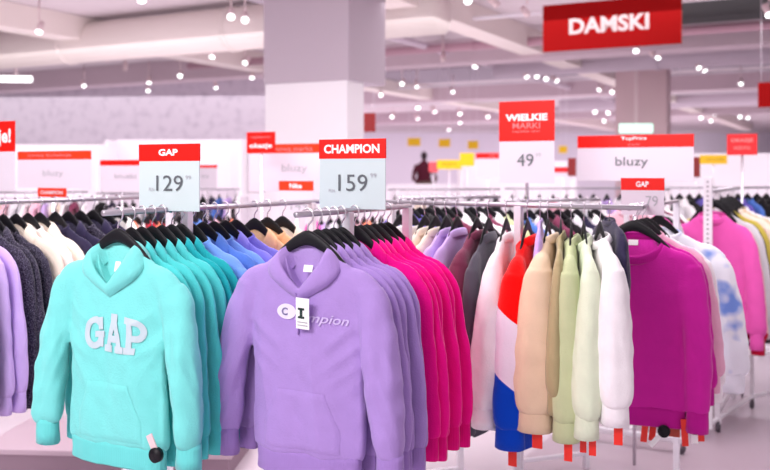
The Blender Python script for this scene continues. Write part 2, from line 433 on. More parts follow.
# ------------------------------------------------------------------ mint / blue rack
B0 = Vector((-.795, 2.68, 0))
rack('rack holding the mint, blue and peach hoodies', along(B0, -.06), along(B0, 1.15), posts=(.306, .93), feet=(0, 1))
mint = hang(B0, -GA, 'hoodie_front_mint', MINT, 'mint green hoodie with white arched letters, frontmost on the left rack', rib=MINTR, hlabel='black hanger holding the front mint hoodie with letters')
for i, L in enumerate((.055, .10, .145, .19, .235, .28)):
    hang(along(B0, L), -GA+random.uniform(-.03, .03), 'hoodie_1' if i % 2 else 'hoodie_2', MINT2 if i < 4 else MINT_SHADE, '%s hoodie packed %s in the mint stack, counting from the front' % ('mint green' if i < 4 else 'shaded_mint', ORD[i+1]),
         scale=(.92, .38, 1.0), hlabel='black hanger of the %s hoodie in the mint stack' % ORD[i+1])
for i, (L, m, n) in enumerate(((.33, SKY, 'sky blue'), (.39, BLUE, 'mid blue'), (.45, SKY, 'pale blue'), (.51, PERI, 'periwinkle'), (.57, PERI, 'violet blue'), (.68, PEACH, 'peach'), (.76, PEACH, 'light orange'), (.86, CREAM, 'cream'))):
    hang(along(B0, L), -GA+random.uniform(-.05, .05), 'hoodie_1' if i % 2 else 'sweat_1', m, '%s top hanging behind the mint stack, %s from the stack' % (n, 'first' if i == 0 else ORD[i]), cat='top', name='sweatshirt',
         scale=(.92, .5, .95), hlabel='black hanger of the %s top behind the mint stack' % n)

# ------------------------------------------------------------------ dark rack at the left edge
C0 = Vector((-1.64, 3.35, 0))
rack('rack of dark, lavender and cream tops at the left edge', along(C0, -.1), along(C0, 1.3), posts=(.03, .95), feet=(0, 1))
lst = [(0, GREY, 'grey', .4), (.07, LILAC, 'pale lilac', .5), (.12, LILAC, 'second pale lilac', .5), (.17, SPECK, 'speckled charcoal', .5), (.215, SPECK, 'second speckled charcoal', .5), (.26, SPECK, 'third speckled charcoal', .5),
       (.32, CREAM, 'fluffy cream', .6), (.38, IVORY, 'ivory', .6), (.44, CREAM, 'second cream', .6), (.52, NAVY, 'navy', .5), (.59, NAVY, 'second navy', .5), (.66, SPECK, 'dark grey', .5), (.73, NAVY, 'third navy', .5), (.80, NAVY, 'fourth navy', .5), (.88, IVORY, 'white', .5)]
for i, (L, m, n, sy) in enumerate(lst):
    g = hang(along(C0, L), -GA+random.uniform(-.05, .05), 'sweat_1' if i % 2 else 'hoodie_2', m, '%s top on the leftmost rack behind the mint hoodies' % n, cat='top', name='sweatshirt',
         scale=(1.0, sy, 1.06 if i < 6 else 1.0), hlabel='black hanger of the %s top on the leftmost rack' % n)

# ------------------------------------------------------------------ mixed rack, seen edge-on
rack('white rack of mixed sweatshirts seen from the side', (.86, 3.0), (-.0, 3.62), posts=(.435, .97), feet=(0, 1))
def railB(x): return (x, 3.08+.723*(.75-x))
mix = [(.06, -30, WHT, 'white', 1.0, .9), (.11, -30, IVORY, 'ivory', 1.0, .8), (.155, -28, CREAM, 'cream', 1.0, .8), (.195, -28, CREAM, 'second cream', 1, .8), (.235, -27, LILAC, 'pale lilac', 1.0, .7), (.275, -27, LILAC, 'second pale lilac', 1, .7),
       (.345, -26, MAROON, 'maroon', 1.03, .95), (.385, -24, CHAR, 'charcoal', 1.1, .6), (.445, -22, WHT, 'white sleeved', 1.05, .85), (.515, -22, CB, 'red, white and blue', 1.13, 1.1), (.555, -12, LILAC, 'lilac pink', .5, .3),
       (.58, -19, BEIGE, 'beige', 1.03, 1.25), (.62, -13, OLIVE, 'olive beige', .93, .5), (.652, -14, SAGE, 'sage green', 1.05, .95), (.69, -6, LGREEN, 'pale green', 1.02, .8), (.738, 0, WHT, 'white end', .95, .95), (.775, -2, NAVY, 'dark navy', .45, .4)]
B = {}
for i, (x, dl, m, n, sz, sy) in enumerate(mix):
    B[n] = hang((.80, 3.21) if n == 'dark navy' else railB(x), math.radians(-90+dl), 'sweat_1' if i % 2 else 'sweat_2', m, '%s sweatshirt hanging side-on on the mixed rack' % n.replace(', ', ' ').replace(' end', ', last before the fuchsia one,') if n != 'white end' else 'plain white sweatshirt hanging side-on next to the fuchsia one',
                cat='sweatshirt', name='sweatshirt', scale=(.55 if n == 'lilac pink' else .92, sy, sz), hlabel='black hanger of the %s sweatshirt on the mixed rack' % n.replace(', ', ' '))
TAGM = boxmesh('price_tag', -.013, .013, -.001, .001, -.07, 0)
def paper_tag(parent, x, y, z, m=TAGRED, rz=0, s=(1, 1, 1), name='price_tag', tilt=0):
    t = obj(name, TAGM, m, parent, loc=(x, y, z), rot=(0, tilt, rz), scale=s)
    return t
for n, z, x in (('red, white and blue', -.70, .245), ('beige', -.70, .25), ('sage green', -.705, .262), ('pale green', -.70, .262), ('white end', -.71, .262)):
    r = B[n]['root']; paper_tag(r, x, 0, z, rz=math.radians(75), s=(1.1, 1, 1.05))
paper_tag(B['pale green']['root'], .21, -.03, -.73, rz=math.radians(80), s=(1, 1, .7))
paper_tag(B['white end']['root'], .2, .02, -.74, CARDW, rz=math.radians(80), s=(1, 1, .7))

# ------------------------------------------------------------------ fuchsia arm
F0 = Vector((.965, 3.5, 0))
rack('short white rack holding the fuchsia and tie-dye sweatshirts', along(F0, -.07), along(F0, .95), z=1.46, posts=(.97,), feet=(), caster=False)
fu = hang(F0, -math.radians(25), 'sweat_front', FUCH, 'fuchsia crew-neck sweatshirt facing the viewer, beside the side-on white one', cat='sweatshirt', name='sweatshirt', rib=FUCHR, rail=1.46, scale=(1.04, 1.0, 1.07), hlabel='black hanger of the front-facing fuchsia sweatshirt')
hang(along(F0, .07), -math.radians(27), 'sweat_1', FUCH, 'second fuchsia sweatshirt directly behind the front-facing one', cat='sweatshirt', name='sweatshirt', rib=FUCHR, rail=1.46, scale=(1.0, .5, 1.04), hlabel='black hanger of the second fuchsia sweatshirt')
hang(along(F0, .17), -math.radians(28), 'sweat_2', BLUSH, 'blush pink sweatshirt between the fuchsia and the tie-dye ones', cat='sweatshirt', name='sweatshirt', rail=1.46, scale=(1.0, .5, 1.0), hlabel='black hanger of the blush pink sweatshirt')
hang(along(F0, .25), -math.radians(27), 'sweat_1', WHT, 'white sweatshirt right in front of the tie-dye one', cat='sweatshirt', name='sweatshirt', rail=1.46, scale=(1.02, .5, 1.08), hlabel='black hanger of the white sweatshirt before tie-dye')
hang(along(F0, .47), -math.radians(14), 'sweat_2', TIEDYE, 'white sweatshirt with blue tie-dye blotches', cat='sweatshirt', name='sweatshirt', rail=1.46, scale=(1.18, .9, 1.1), hlabel='black hanger of the blue and white tie-dye sweatshirt')

# ------------------------------------------------------------------ racks behind on the right
G0 = Vector((1.40, 5.23, 0)); 
rack('empty-footed white rack behind the fuchsia sweatshirt', along(G0, 0), along(G0, 1.3), posts=(.012, .98), feet=(0, 1), foot=.66)
for i, (L, m, n) in enumerate(((.12, PALEP, 'pale pink'), (.22, BPINK, 'bubblegum pink'), (.34, BLK, 'black'), (.46, LGREY, 'pale grey'), (.6, MAROON, 'maroon'), (.74, WHT, 'white'))):
    hang(along(G0, L), -GA, 'far_1', m, '%s top on the rack behind the fuchsia sweatshirt' % n, cat='top', name='sweatshirt', scale=(.95, .6, .95), hlabel='black hanger of the %s top behind the fuchsia sweatshirt' % n)
H0 = Vector((1.96, 5.42, 0))
r3 = rack('white rack with a slotted upright at the right edge', along(H0, 0), along(H0, 1.7), posts=(.16, .62), feet=(), caster=False)
bm = bmesh.new(); box(bm, -.025, .025, -.012, .012, .07, 1.57, bev=.003)
up = tag(obj('slotted_upright', finish('upright', bm, False), RACKW, loc=(X(708, 5.36), 5.36, 0), rot=(0, 0, -GA)), 'white slotted upright rising in front of the pink sweatshirt', 'post')
bm = bmesh.new()
for k in range(28): box(bm, -.006, .006, -.0135, -.0115, .78+k*.028, .79+k*.028)
obj('slot', finish('slots', bm, False), mat('slot_dark', (150, 140, 150), .8), up)
for px, d in ((718, 5.54), (752, 6.1)):
    x = X(px, d)
    t = thing('caster', 'grey swivel caster under the right rack, %s' % ('beside the slotted upright' if px < 730 else 'the farther of the two'), 'caster', (x, d, 0), -GA)
    obj('wheel', tubemesh('wheel', [(-.012, 0, .036), (.012, 0, .036)], .036, 18), RUBBER, t)
    bm = bmesh.new(); box(bm, -.018, .018, -.014, .014, .05, .09, bev=.003); box(bm, -.012, .012, -.012, .012, .09, RAIL*.6)
    obj('fork', finish('fork', bm, False), RACKW, t)
tag(obj('base_bar', tubemesh('bar', [(X(700, 5.3), 5.3, .08), (X(752, 6.1), 6.1, .08), (X(800, 6.35), 6.35, .08)], .014, 8), RACKW), 'white base bar running along the floor at the right edge', 'bar')
for i, (L, m, n, sz, sx) in enumerate(((.06, BPINK, 'bubblegum pink', 1.3, .98), (.14, PINKRED, 'peach and red', 1.36, .98), (.26, LGREY, 'pale grey', 1.25, 1.05), (.34, BLK, 'black', 1.3, 1.05), (.42, OCHRE, 'ochre', 1.2, 1.1), (.5, DRED, 'deep red', 1.25, 1.1), (.6, CREAM, 'cream', 1.2, 1.2), (.72, CREAM, 'second cream', 1.2, 1.2), (.84, BEIGE, 'beige', 1.2, 1.25), (.98, WHT, 'white', 1.2, 1.3))):
    hang(along(H0, L), -GA, 'sweat_2' if i < 5 else 'far_1', m, '%s top on the rack at the right edge' % n, cat='top', name='sweatshirt', scale=(sx, .6, sz), hlabel='black hanger of the %s top at the right edge' % n)

# ------------------------------------------------------------------ far racks
def far_rack(px0, d0, px1, d1, z, cols, where, posts=(.08, .92), feet=(0, 1), yaw=None, sc=1, grp=None, hangc=None):
    a = Vector((X(px0, d0), d0, 0)); b = Vector((X(px1, d1), d1, 0))
    rack('white clothes rack %s' % where, a, b, z=z, posts=posts, feet=feet)
    for i, (m, cn) in enumerate(cols):
        t = (i+.5)/len(cols); p = a.lerp(b, t)
        base = math.atan2((b-a).y, (b-a).x)-math.pi/2
        hang(p, base+(yaw or 0)+random.uniform(-.12, .12), 'far_1' if i % 2 else 'far_2', m, '%s top on the rack %s' % (cn, where), cat='top', name='sweatshirt', group='tops on the rack '+where,
             hgroup='hangers on the rack '+where, hlabel='dark hanger on the rack '+where, rail=z, scale=(.9*sc, .7, .9*sc))
OR = (ORANGE, 'coral'); WH = (WHT, 'white'); DR = (DRED, 'dark red'); BL = (BLUE, 'blue'); LI = (LILAC, 'lilac'); PP = (PALEP, 'pale pink'); BK = (BLK, 'black'); NV = (NAVY, 'navy'); CR = (CREAM, 'cream'); PU = (PURP, 'purple'); MA = (MAROON, 'maroon'); PK = (BPINK, 'pink'); GR = (LGREY, 'grey'); PC = (PEACH, 'peach'); SG = (SAGE, 'sage')
far_rack(108, 5.5, 238, 5.9, 1.37, [WH, OR, OR, WH, DR, OR, DR, GR, BK, BL, BL, LI, PP, PP, OR, MA], 'behind the mint hoodies', yaw=.15)
far_rack(308, 5.6, 402, 5.8, 1.37, [PK, LI, GR, BK, PP, PP, OR, WH, CR, BK, PP], 'behind the lavender hoodies')
far_rack(398, 4.5, 500, 4.7, 1.47, [PU, PU, BK, NV, BK, MA, WH, BK, WH, MA, WH, SG], 'behind the cream tops', yaw=.5, posts=(.05, .6), feet=())
far_rack(505, 4.7, 600, 4.9, 1.45, [BK, BL, GR, BK, MA, BK, GR, NV, WH, BK], 'behind the red and beige sweatshirts', yaw=.3, posts=(.12, .85), feet=())
far_rack(96, 7.6, 180, 7.6, 1.42, [BK, NV, BK, BK, GR, BK, NV, BK], 'far behind the mint hoodies')
far_rack(-30, 6.6, 88, 6.8, 1.45, [LI, WH, CR, PP, GR, WH, PP, LI, CR, WH, MA, WH], 'far behind the leftmost rack')
far_rack(655, 7.4, 790, 7.6, 1.47, [BK, GR, WH, BK, PU, PU, NV, BK, PU, BL, BK, BK, PU, NV], 'far behind the tie-dye sweatshirt')
far_rack(388, 7.2, 500, 7.4, 1.46, [WH, GR, CR, BK, WH, LI, GR, WH, BK], 'far behind the cream tops')
far_rack(190, 8.4, 240, 8.4, 1.44, [BK, BK, NV, BL, LI, BK], 'beside the white column')
far_rack(505, 7.6, 640, 7.8, 1.46, [WH, GR, WH, PP, WH, GR, WH, LI, WH, GR], 'far behind the beige sweatshirt')

# white fixtures in the background
def fixture(px0, px1, d, z1, label, depth=.5, m=None, shelves=True, z0=0):
    w = (px1-px0)/F*d/.88; t = thing('display_fixture', label, 'shop fixture', (X((px0+px1)/2, d), d+depth/2, 0), -GA*.0)
    w = (px1-px0)/F*d
    bm = bmesh.new(); box(bm, -w/2, w/2, depth/2-.03, depth/2, z0, z1, bev=.004); obj('back_panel', finish('bp', bm, False), m or WHITE, t)
    for s in (-1, 1):
        bm = bmesh.new(); box(bm, s*w/2-.02, s*w/2+.02, -depth/2, depth/2-.03, z0, z1-.02, bev=.003); obj('side_panel', finish('sp', bm, False), WHITE, t)
    for k in range(3):
        z = z0+.12+k*(z1-z0-.2)/3
        bm = bmesh.new(); box(bm, -w/2+.02, w/2-.02, -depth/2+.02, depth/2-.03, z, z+.025, bev=.003); obj('shelf', finish('sh', bm, False), WHITE, t)
    return t
fixture(238, 308, 8.0, 1.40, 'white shelf unit in the gap between mint and lavender racks')
fixture(-20, 96, 11, 1.95, 'tall white wall unit far behind the leftmost rack')
fixture(106, 240, 12, 2.05, 'tall white wall unit left of the big column')
fixture(388, 460, 13, 1.42, 'white shelf unit under the yellow signs')
fixture(462, 575, 12, 1.75, 'white shelf unit behind the tall price card')
fixture(655, 800, 11.5, 1.85, 'white wall unit at the far right')

# low plinth bottom-left
t = thing('display_plinth', 'low grey-pink display plinth on the floor below the mint hoodie', 'plinth', (-1.72, 5.15, 0), -math.radians(4))
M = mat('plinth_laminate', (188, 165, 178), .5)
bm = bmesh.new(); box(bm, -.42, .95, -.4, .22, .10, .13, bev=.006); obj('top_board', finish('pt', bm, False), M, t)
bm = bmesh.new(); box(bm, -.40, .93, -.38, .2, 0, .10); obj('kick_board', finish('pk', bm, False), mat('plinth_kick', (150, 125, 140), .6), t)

# ------------------------------------------------------------------ details of the front hoodies
def label_patch(parent, x, y, z, w=.03, h=.035, m=PRINTW, name='neck_label', tilt=-.25):
    return obj(name, boxmesh('label', -w/2, w/2, -.001, .001, -h/2, h/2), m, parent, loc=(x, y, z), rot=(tilt, 0, 0))
def pocket(parts, seed):
    bv = bvh_of(parts['body']); bm = bmesh.new(); nx, nz = 28, 18; g = []
    for j in range(nz+1):
        t = j/nz; z = -.50-.166*t; hw = .08+.045*min(1, t/.62)**1.2 if t < .62 else .125
        g.append([bm.verts.new((-hw+2*hw*i/nx, 0, z)) for i in range(nx+1)])
    for j in range(nz):
        for i in range(nx): bm.faces.new((g[j][i], g[j][i+1], g[j+1][i+1], g[j+1][i]))
    project(bm, bv, .0045)
    for e in [v for v in bm.verts if v.is_boundary]: e.co.y += .0035
    return finish('pocket', bm)
lb = front['root']; mb = mint['root']
obj('pocket', pocket(P['hoodie_front_lav'], 3), LAV, lb)
obj('pocket', pocket(P['hoodie_front_mint'], 3), MINT, mb)
label_patch(lb, .01, -.012, -.155, .03, .02); label_patch(mb, .01, -.012, -.16, .02, .03)
lb_bv = bvh_of(P['hoodie_front_lav']['body']); mb_bv = bvh_of(P['hoodie_front_mint']['body'])
# letters G A P in slab lettering, arched on the chest
def poly_strokes(bm, strokes, w):
    for s in strokes:
        for (x0, z0), (x1, z1) in zip(s, s[1:]):
            d = Vector((x1-x0, z1-z0)); L = d.length
            if L < 1e-6: continue
            d /= L; n = Vector((-d.y, d.x))*w/2; e = d*w*.3
            q = [(x0-e.x+n.x, z0-e.y+n.y), (x0-e.x-n.x, z0-e.y-n.y), (x1+e.x-n.x, z1+e.y-n.y), (x1+e.x+n.x, z1+e.y+n.y)]
            bm.faces.new([bm.verts.new((a, 0, b)) for a, b in q])
def arc(cx, cz, rx, rz, a0, a1, n=12): return [(cx+rx*math.cos(math.radians(a0+(a1-a0)*k/n)), cz+rz*math.sin(math.radians(a0+(a1-a0)*k/n))) for k in range(n+1)]
Gs = [arc(0, .5, .3, .42, 50, 310, 16), [(.2, .18), (.3, .45)], [(.08, .45), (.36, .45)], [(.27, .45), (.27, .12)], [(.26, .65), (.26, .92)]]
As = [[(0, .95), (-.27, .08)], [(0, .95), (.27, .08)], [(-.17, .33), (.17, .33)], [(-.40, .04), (-.14, .04)], [(.14, .04), (.40, .04)], [(-.1, .95), (.1, .95)]]
Ps = [[(-.2, .05), (-.2, .95)], [(-.34, .95), (.05, .95)], [(-.34, .04), (-.04, .04)], arc(.04, .69, .26, .26, 90, -90, 10), [(-.2, .43), (.04, .43)]]
bm = bmesh.new()
for st, ox in ((Gs, -.9), (As, 0), (Ps, .88)):
    b2 = bmesh.new(); poly_strokes(b2, st, .2)
    me = bpy.data.meshes.new('t'); 
    for v in b2.verts: v.co.x += ox
    b2.to_mesh(me); b2.free(); bm.from_mesh(me); bpy.data.meshes.remove(me)
for v in bm.verts:
    x, z = v.co.x, v.co.z
    zz = z*(1.0+.18*(1-min(1, abs(x)/1.1))); v.co = Vector((x*.090+.024, 0, -.402+zz*.088))
for _ in range(4):
    bmesh.ops.triangulate(bm, faces=bm.faces)
    es = [e for e in bm.edges if e.calc_length() > .006]
    if not es: break
    bmesh.ops.subdivide_edges(bm, edges=es, cuts=1)
bmesh.ops.triangulate(bm, faces=bm.faces)
project(bm, mb_bv, .003)
obj('chest_print', finish('chest_print', bm), mat('print_pinkish', (190, 206, 214), .9), mb)
# security tag on the mint hoodie
st = obj('security_tag', tubemesh('disc', [(0, -.008, 0), (0, .008, 0)], .021, 24), BLACK, mb, loc=(.205, -.062, -.675))
obj('strap', boxmesh('strap', -.011, .011, -.002, .002, -.005, .055), mat('strap_pink', (230, 200, 205), .5), st, loc=(0, 0, .005), rot=(0, -.5, 0))
# script logo on the lavender hoodie: oval emblem with a C and sloping script
bm = bmesh.new(); v = [bm.verts.new((-.048+.034*math.cos(a), 0, -.278+.022*math.sin(a))) for a in [2*math.pi*k/40 for k in range(40)]]
bm.faces.new(v)
for _ in range(5):
    bmesh.ops.triangulate(bm, faces=bm.faces); es = [e for e in bm.edges if e.calc_length() > .007]
    if not es: break
    bmesh.ops.subdivide_edges(bm, edges=es, cuts=1)
bmesh.ops.triangulate(bm, faces=bm.faces); project(bm, lb_bv, .003)
em = obj('logo_emblem', finish('emblem', bm), mat('print_emblem', (226, 216, 240), .7), lb)
me, tw, th = text_mesh('C', .03)
bm = dense(me, .006, .022/tw, .022/th, -.054, -.278); project(bm, lb_bv, .005); obj('emblem_letter', finish('c', bm), mat('logo_grey_lilac', (120, 110, 150), .6), em)
me, tw, th = text_mesh('hampion', .012, .3)
bm = dense(me, .006, .17/tw, .034/th, .066, -.294, rot=-.05); project(bm, lb_bv, .003); obj('script_print', finish('script', bm), mat('print_lilac_white', (200, 180, 225), .8), lb)
# drawstring + swing tag
pts = [(-.006, -.056, -.222)]
for k in range(9):
    z = -.236-k*.013; h = lb_bv.ray_cast(Vector((-.006, -1, z)), Vector((0, 1, 0)))
    pts.append((-.006+.002*math.sin(k), h[0].y-.005, z))
obj('drawstring', tubemesh('cord', pts, .003, 8), LAVR, lb)
tg = obj('swing_tag', boxmesh('tagcard', -.021, .021, -.0012, .0012, -.088, 0), PRINTW, lb, loc=(.026, -.066, -.232), rot=(.1, .05, .05))
DG = mat('tag_dark_green', (20, 50, 45), .5)
bm = bmesh.new(); box(bm, -.014, .006, -.003, -.0013, -.034, -.028); box(bm, -.008, .0, -.003, -.0013, -.054, -.028); box(bm, -.014, .006, -.003, -.0013, -.058, -.052)
obj('tag_emblem', finish('e', bm, False), DG, tg)
bm = bmesh.new(); box(bm, -.016, .016, -.003, -.0013, -.07, -.067); box(bm, -.016, .016, -.003, -.0013, -.079, -.076)
obj('tag_line', finish('l', bm, False), PRINTL, tg)
label_patch(fu['root'], -.002, .012, -.126, .036, .02)
# tags below the fuchsia sweatshirt
fr = fu['root']
for k, (x, y, z) in enumerate(((.05, -.02, -.745), (.075, .01, -.745), (.185, -.03, -.74), (.215, .0, -.735), (.235, .02, -.73))):
    paper_tag(fr, x, y, z, rz=.3, s=(.9, 1, 1.35), m=TAGRED if k != 3 else PRINTW, tilt=.1 if k < 2 else -.05)
st = obj('security_tag', tubemesh('disc', [(0, -.008, 0), (0, .008, 0)], .022, 24), BLACK, fr, loc=(.115, -.03, -.79))
obj('strap', boxmesh('strap', -.009, .009, -.002, .002, -.06, .0), PRINTW, st, loc=(-.01, 0, -.012), rot=(0, .7, 0))
paper_tag(fr, .13, .03, -.745, m=mat('tag_brick', (190, 80, 60), .6), s=(2.6, 1, 1.1))

# ------------------------------------------------------------------ signs
def sign(px0, py0, px1, py1, d, header, label, texts=(), card=CARDW, head=RED, stem=None, yaw=-GA, hang_to=None, name='price_sign', group=None, th=.004, bezel=False):
    """upright card; header = share of its height; texts = (string, rel x, rel z from top, height share, material, width share, bold)"""
    pc = (px0+px1)/2; w = (px1-px0)/F*d/(math.cos(yaw)-((pc-CX)/F)*math.sin(-yaw)*-1)
    h = (py1-py0)/F*d; zt = Z(py0, d); zb = Z(py1, d)
    t = thing(name, label, 'sign', (X(pc, d), d, zb), yaw, group)
    hh = h*header
    if header < 1:
        bm = bmesh.new(); box(bm, -w/2, w/2, -th/2, th/2, 0, h-hh, bev=.001); obj('card', finish('card', bm, False), card, t)
    if header > 0:
        bm = bmesh.new(); box(bm, -w/2-.001, w/2+.001, -th/2-.001, th/2+.001, h-hh, h, bev=.001); obj('header', finish('hd', bm, False), head, t)
    for s in texts:
        st, rx, rz, rh, m, rw = s[:6]; bold = s[6] if len(s) > 6 else .02
        lettering(t, st, m, rx*w, h-rz*h, rh*h, -th/2-.0025, w=rw*w if rw else None, bold=bold)
    if stem is not None:
        bm = bmesh.new(); tube(bm, [(0, .008, h*.3), (0, .008, stem-zb)], .005 if d < 4 else .009, 8)
        obj('stem', finish('stem', bm), CHROME, t)
    if hang_to is not None:
        for s in (-1, 1):
            obj('cord', tubemesh('cord', [(s*w*.4, 0, h), (s*w*.4, 0, hang_to-zb)], .003, 6), RACKW, t)
    return t
sign(139, 144, 199, 211, 2.86, .255, 'mint-tinted price card with red header showing 129 above the mint hoodies', (('GAP', 0, .125, .1, PRINTW, .32, .035), ('129', .02, .585, .235, PRINTG, .44, 0), ('99', .33, .50, .06, PRINTL, .09, 0), ('PLN', -.28, .68, .05, PRINTL, .09, 0)), card=CARD, stem=RAIL-.01)
sign(319, 139, 385, 209, 2.84, .28, 'mint-tinted price card with red header showing 159 above the lavender hoodies', (('CHAMPION', 0, .14, .13, PRINTW, .84, .035), ('159', .02, .625, .24, PRINTG, .44, 0), ('99', .33, .52, .06, PRINTL, .09, 0), ('PLN', -.3, .74, .05, PRINTL, .09, 0)), card=CARD, stem=RAIL-.01)
sign(499, 101, 554, 183, 4.62, .49, 'tall red and white card showing 49, above the mixed rack', (('WIELKIE', 0, .20, .085, PRINTW, .76, .04), ('MARKI', 0, .30, .07, PINKT, .5, .01), ('NAJLEPSZE CENY', 0, .375, .03, PINKT, .5, .01), ('49', -.02, .72, .15, PRINTG, .3, 0), ('99', .22, .66, .05, PRINTL, .1, 0)), stem=1.46)
sign(576, 135, 692, 181, 4.9, .27, 'wide white bluzy board with red header, right of the tall card', (('bluzy', -.02, .60, .25, PRINTG, .28, 0), ('TopPrice', .0, .08, .09, PRINTW, .22, .02), ('marki', .0, .2, .05, PINKT, .1, .0)), stem=0, name='section_sign')
sign(621, 178, 664, 215, 3.72, .33, 'small card with red header above the fuchsia sweatshirt hanger', (('GAP', 0, .165, .15, PRINTW, .3, .03), ('79', .22, .62, .28, PRINTL, .28, 0)), stem=RAIL, card=CARDW)
sign(248, 144, 322, 192, 6.0, .19, 'wide white bluzy board partly behind the 159 card', (('bluzy', .13, .52, .2, PRINTL, .34, .0), ('nowa marka', .12, .1, .1, PINKT, .5, .01)), stem=0, name='section_sign', head=RED2)
sign(247, 132, 275, 153, 5.7, 1, 'small red square sign reading okazje left of the 159 card', (('najlepsze', 0, .25, .15, PINKT, .7, .0), ('okazje', 0, .68, .3, PRINTW, .8, .02)), stem=0, head=RED)
sign(279, 181, 313, 218, 5.2, .26, 'small card with orange-red header showing 149 below the bluzy board', (('Nike', 0, .13, .14, PRINTW, .36, .03), ('149', .1, .66, .24, PRINTL, .5, 0)), head=RED2, stem=0)
sign(17, 151, 90, 188, 5.4, .23, 'wide white bluzy board at the left with red header', (('bluzy', .0, .62, .2, PRINTL, .28, 0), ('nowa kolekcja', -.05, .12, .11, PINKT, .6, .01)), stem=0, name='section_sign', head=RED2)
sign(38, 188, 66, 197, 5.0, 1, 'tiny orange-red label strip below the left bluzy board', (('CHAMPION', 0, .5, .4, PRINTW, .8, .02),), head=RED2, stem=0)
sign(-45, 122, 14, 190, 4.2, .44, 'large card cut by the left edge with e! on a red header', (('Promocje!', .0, .24, .27, PRINTW, .9, .03),), stem=0, head=RED)
sign(100, 160, 143, 192, 6.4, .17, 'white board with thin red header behind the 129 card', (('bluzki', .1, .5, .14, PRINTL, .5, 0),), stem=0, name='section_sign', head=RED)
sign(197, 165, 217, 188, 8.0, .12, 'small distant white card with red strip right of the 129 card', (('cena', -.1, .5, .12, PRINTL, .4, 0),), stem=0)
sign(727, 134, 757, 155, 6.4, 1, 'small red square sign near the right edge', (('OKAZJE', 0, .32, .22, PINKT, .75, .03), ('sezonu', 0, .66, .16, PINKT, .55, .0)), stem=0, head=mat('sign_crimson', (225, 12, 25), .5))
sign(541, 0, 679, 48, 9.2, 1, 'large red hanging banner reading DAMSKI', (('DAMSKI', -.01, .5, .34, mat('banner_letters', (225, 205, 205), .5), .58, .035),), hang_to=3.55, name='hanging_banner', head=REDH, th=.03)
sign(758, 82, 790, 107, 9.5, 1, 'dark red hanging banner cut by the right edge', (), hang_to=3.55, name='hanging_banner', head=REDH, th=.02)
sign(362, 113, 375, 132, 12, 1, 'small dark red hanging sign just right of the column', (), hang_to=3.55, name='hanging_banner', head=DKRED, th=.02)
for i, (a, b, c, e, d, l) in enumerate(((408, 138, 420, 146, 16, 'leftmost'), (439, 139, 450, 147, 16, 'second'), (468, 141, 478, 149, 17, 'third'), (559, 146, 567, 153, 18, 'rightmost'))):
    sign(a, b, c, e, d, 1, 'small yellow hanging sign, %s of the four far ones' % l, (), hang_to=3.55, name='hanging_banner', head=YEL, th=.02)
sign(437, 160, 461, 169, 12, 1, 'yellow strip sign left of the yellow square', (('wyprz', 0, .5, .4, GOLD, .6, 0),), stem=0, head=YEL)
sign(460, 153, 474, 166, 11.8, 1, 'yellow square sign beside the yellow strip', (), stem=0, head=YEL)
sign(476, 153, 499, 178, 11.5, .22, 'distant white card with red header left of the tall card', (('cena', .2, .1, .08, PINKT, .3, 0),), stem=0)
sign(429, 162, 438, 172, 12.2, 1, 'tiny pink-red card left of the yellow strip', (), stem=0, head=mat('sign_pinkred', (245, 90, 100), .5))
sign(554, 167, 572, 176, 10, .6, 'distant thin red strip sign right of the tall card', (), stem=0, head=mat('sign_crimson', (225, 12, 25), .5))
sign(568, 158, 576, 178, 9.9, .9, 'narrow dark red card beside the bluzy board', (), stem=0, head=DKRED)
sign(700, 155, 727, 164, 9, 1, 'yellow strip sign right of the bluzy board', (('wyprzedaz', 0.05, .5, .35, GOLD, .7, 0),), stem=0, head=YEL)
sign(692, 157, 700, 178, 9.1, .95, 'narrow brown-red card left of the right yellow strip', (), stem=0, head=DKRED)

# ------------------------------------------------------------------ mannequin far away, right of the column
t = thing('mannequin', 'distant mannequin in a maroon jacket and dark flared coat', 'mannequin', (X(424, 22), 22, .35), .3)
S = 1.0
bm = bmesh.new(); bridge(bm, [ring_pts(w, th_, z, 20, 2.2) for z, w, th_ in ((1.02, .2, .13), (1.15, .17, .12), (1.3, .2, .13), (1.42, .2, .11), (1.47, .12, .08), (1.52, .055, .05), (1.56, .05, .05))])
for s in (-1, 1): tube(bm, [(s*.18, 0, 1.42), (s*.25, .0, 1.25), (s*.29, -.05, 1.08), (s*.2, -.16, 1.0)], [.06, .052, .045, .035], 12)
obj('jacket', finish('jk', bm), fabric('maroon_dark', (70, 18, 35)), t)
bm = bmesh.new(); bridge(bm, [ring_pts(w, th_, z, 24, 2.2) for z, w, th_ in ((0.2, .46, .3), (.5, .4, .26), (.8, .3, .2), (1.0, .2, .14), (1.06, .18, .12))])
obj('coat', finish('ct', bm), fabric('taupe', (85, 65, 62)), t)
bm = bmesh.new(); bmesh.ops.create_uvsphere(bm, u_segments=16, v_segments=12, radius=1, matrix=Matrix.Translation((0, 0, 1.65)) @ Matrix.Diagonal((.075, .09, .11, 1)))
tube(bm, [(0, -.085, 1.64), (0, -.105, 1.62)], [.012, .014], 8)
obj('head', finish('hd', bm), fabric('dark_head', (45, 30, 38)), t)
bm = bmesh.new(); tube(bm, [(0, 0, 0), (0, 0, .25)], .03, 12); tube(bm, [(0, 0, -.35), (0, 0, .02)], .4, 28)
obj('stand', finish('st', bm), WHITE, t)

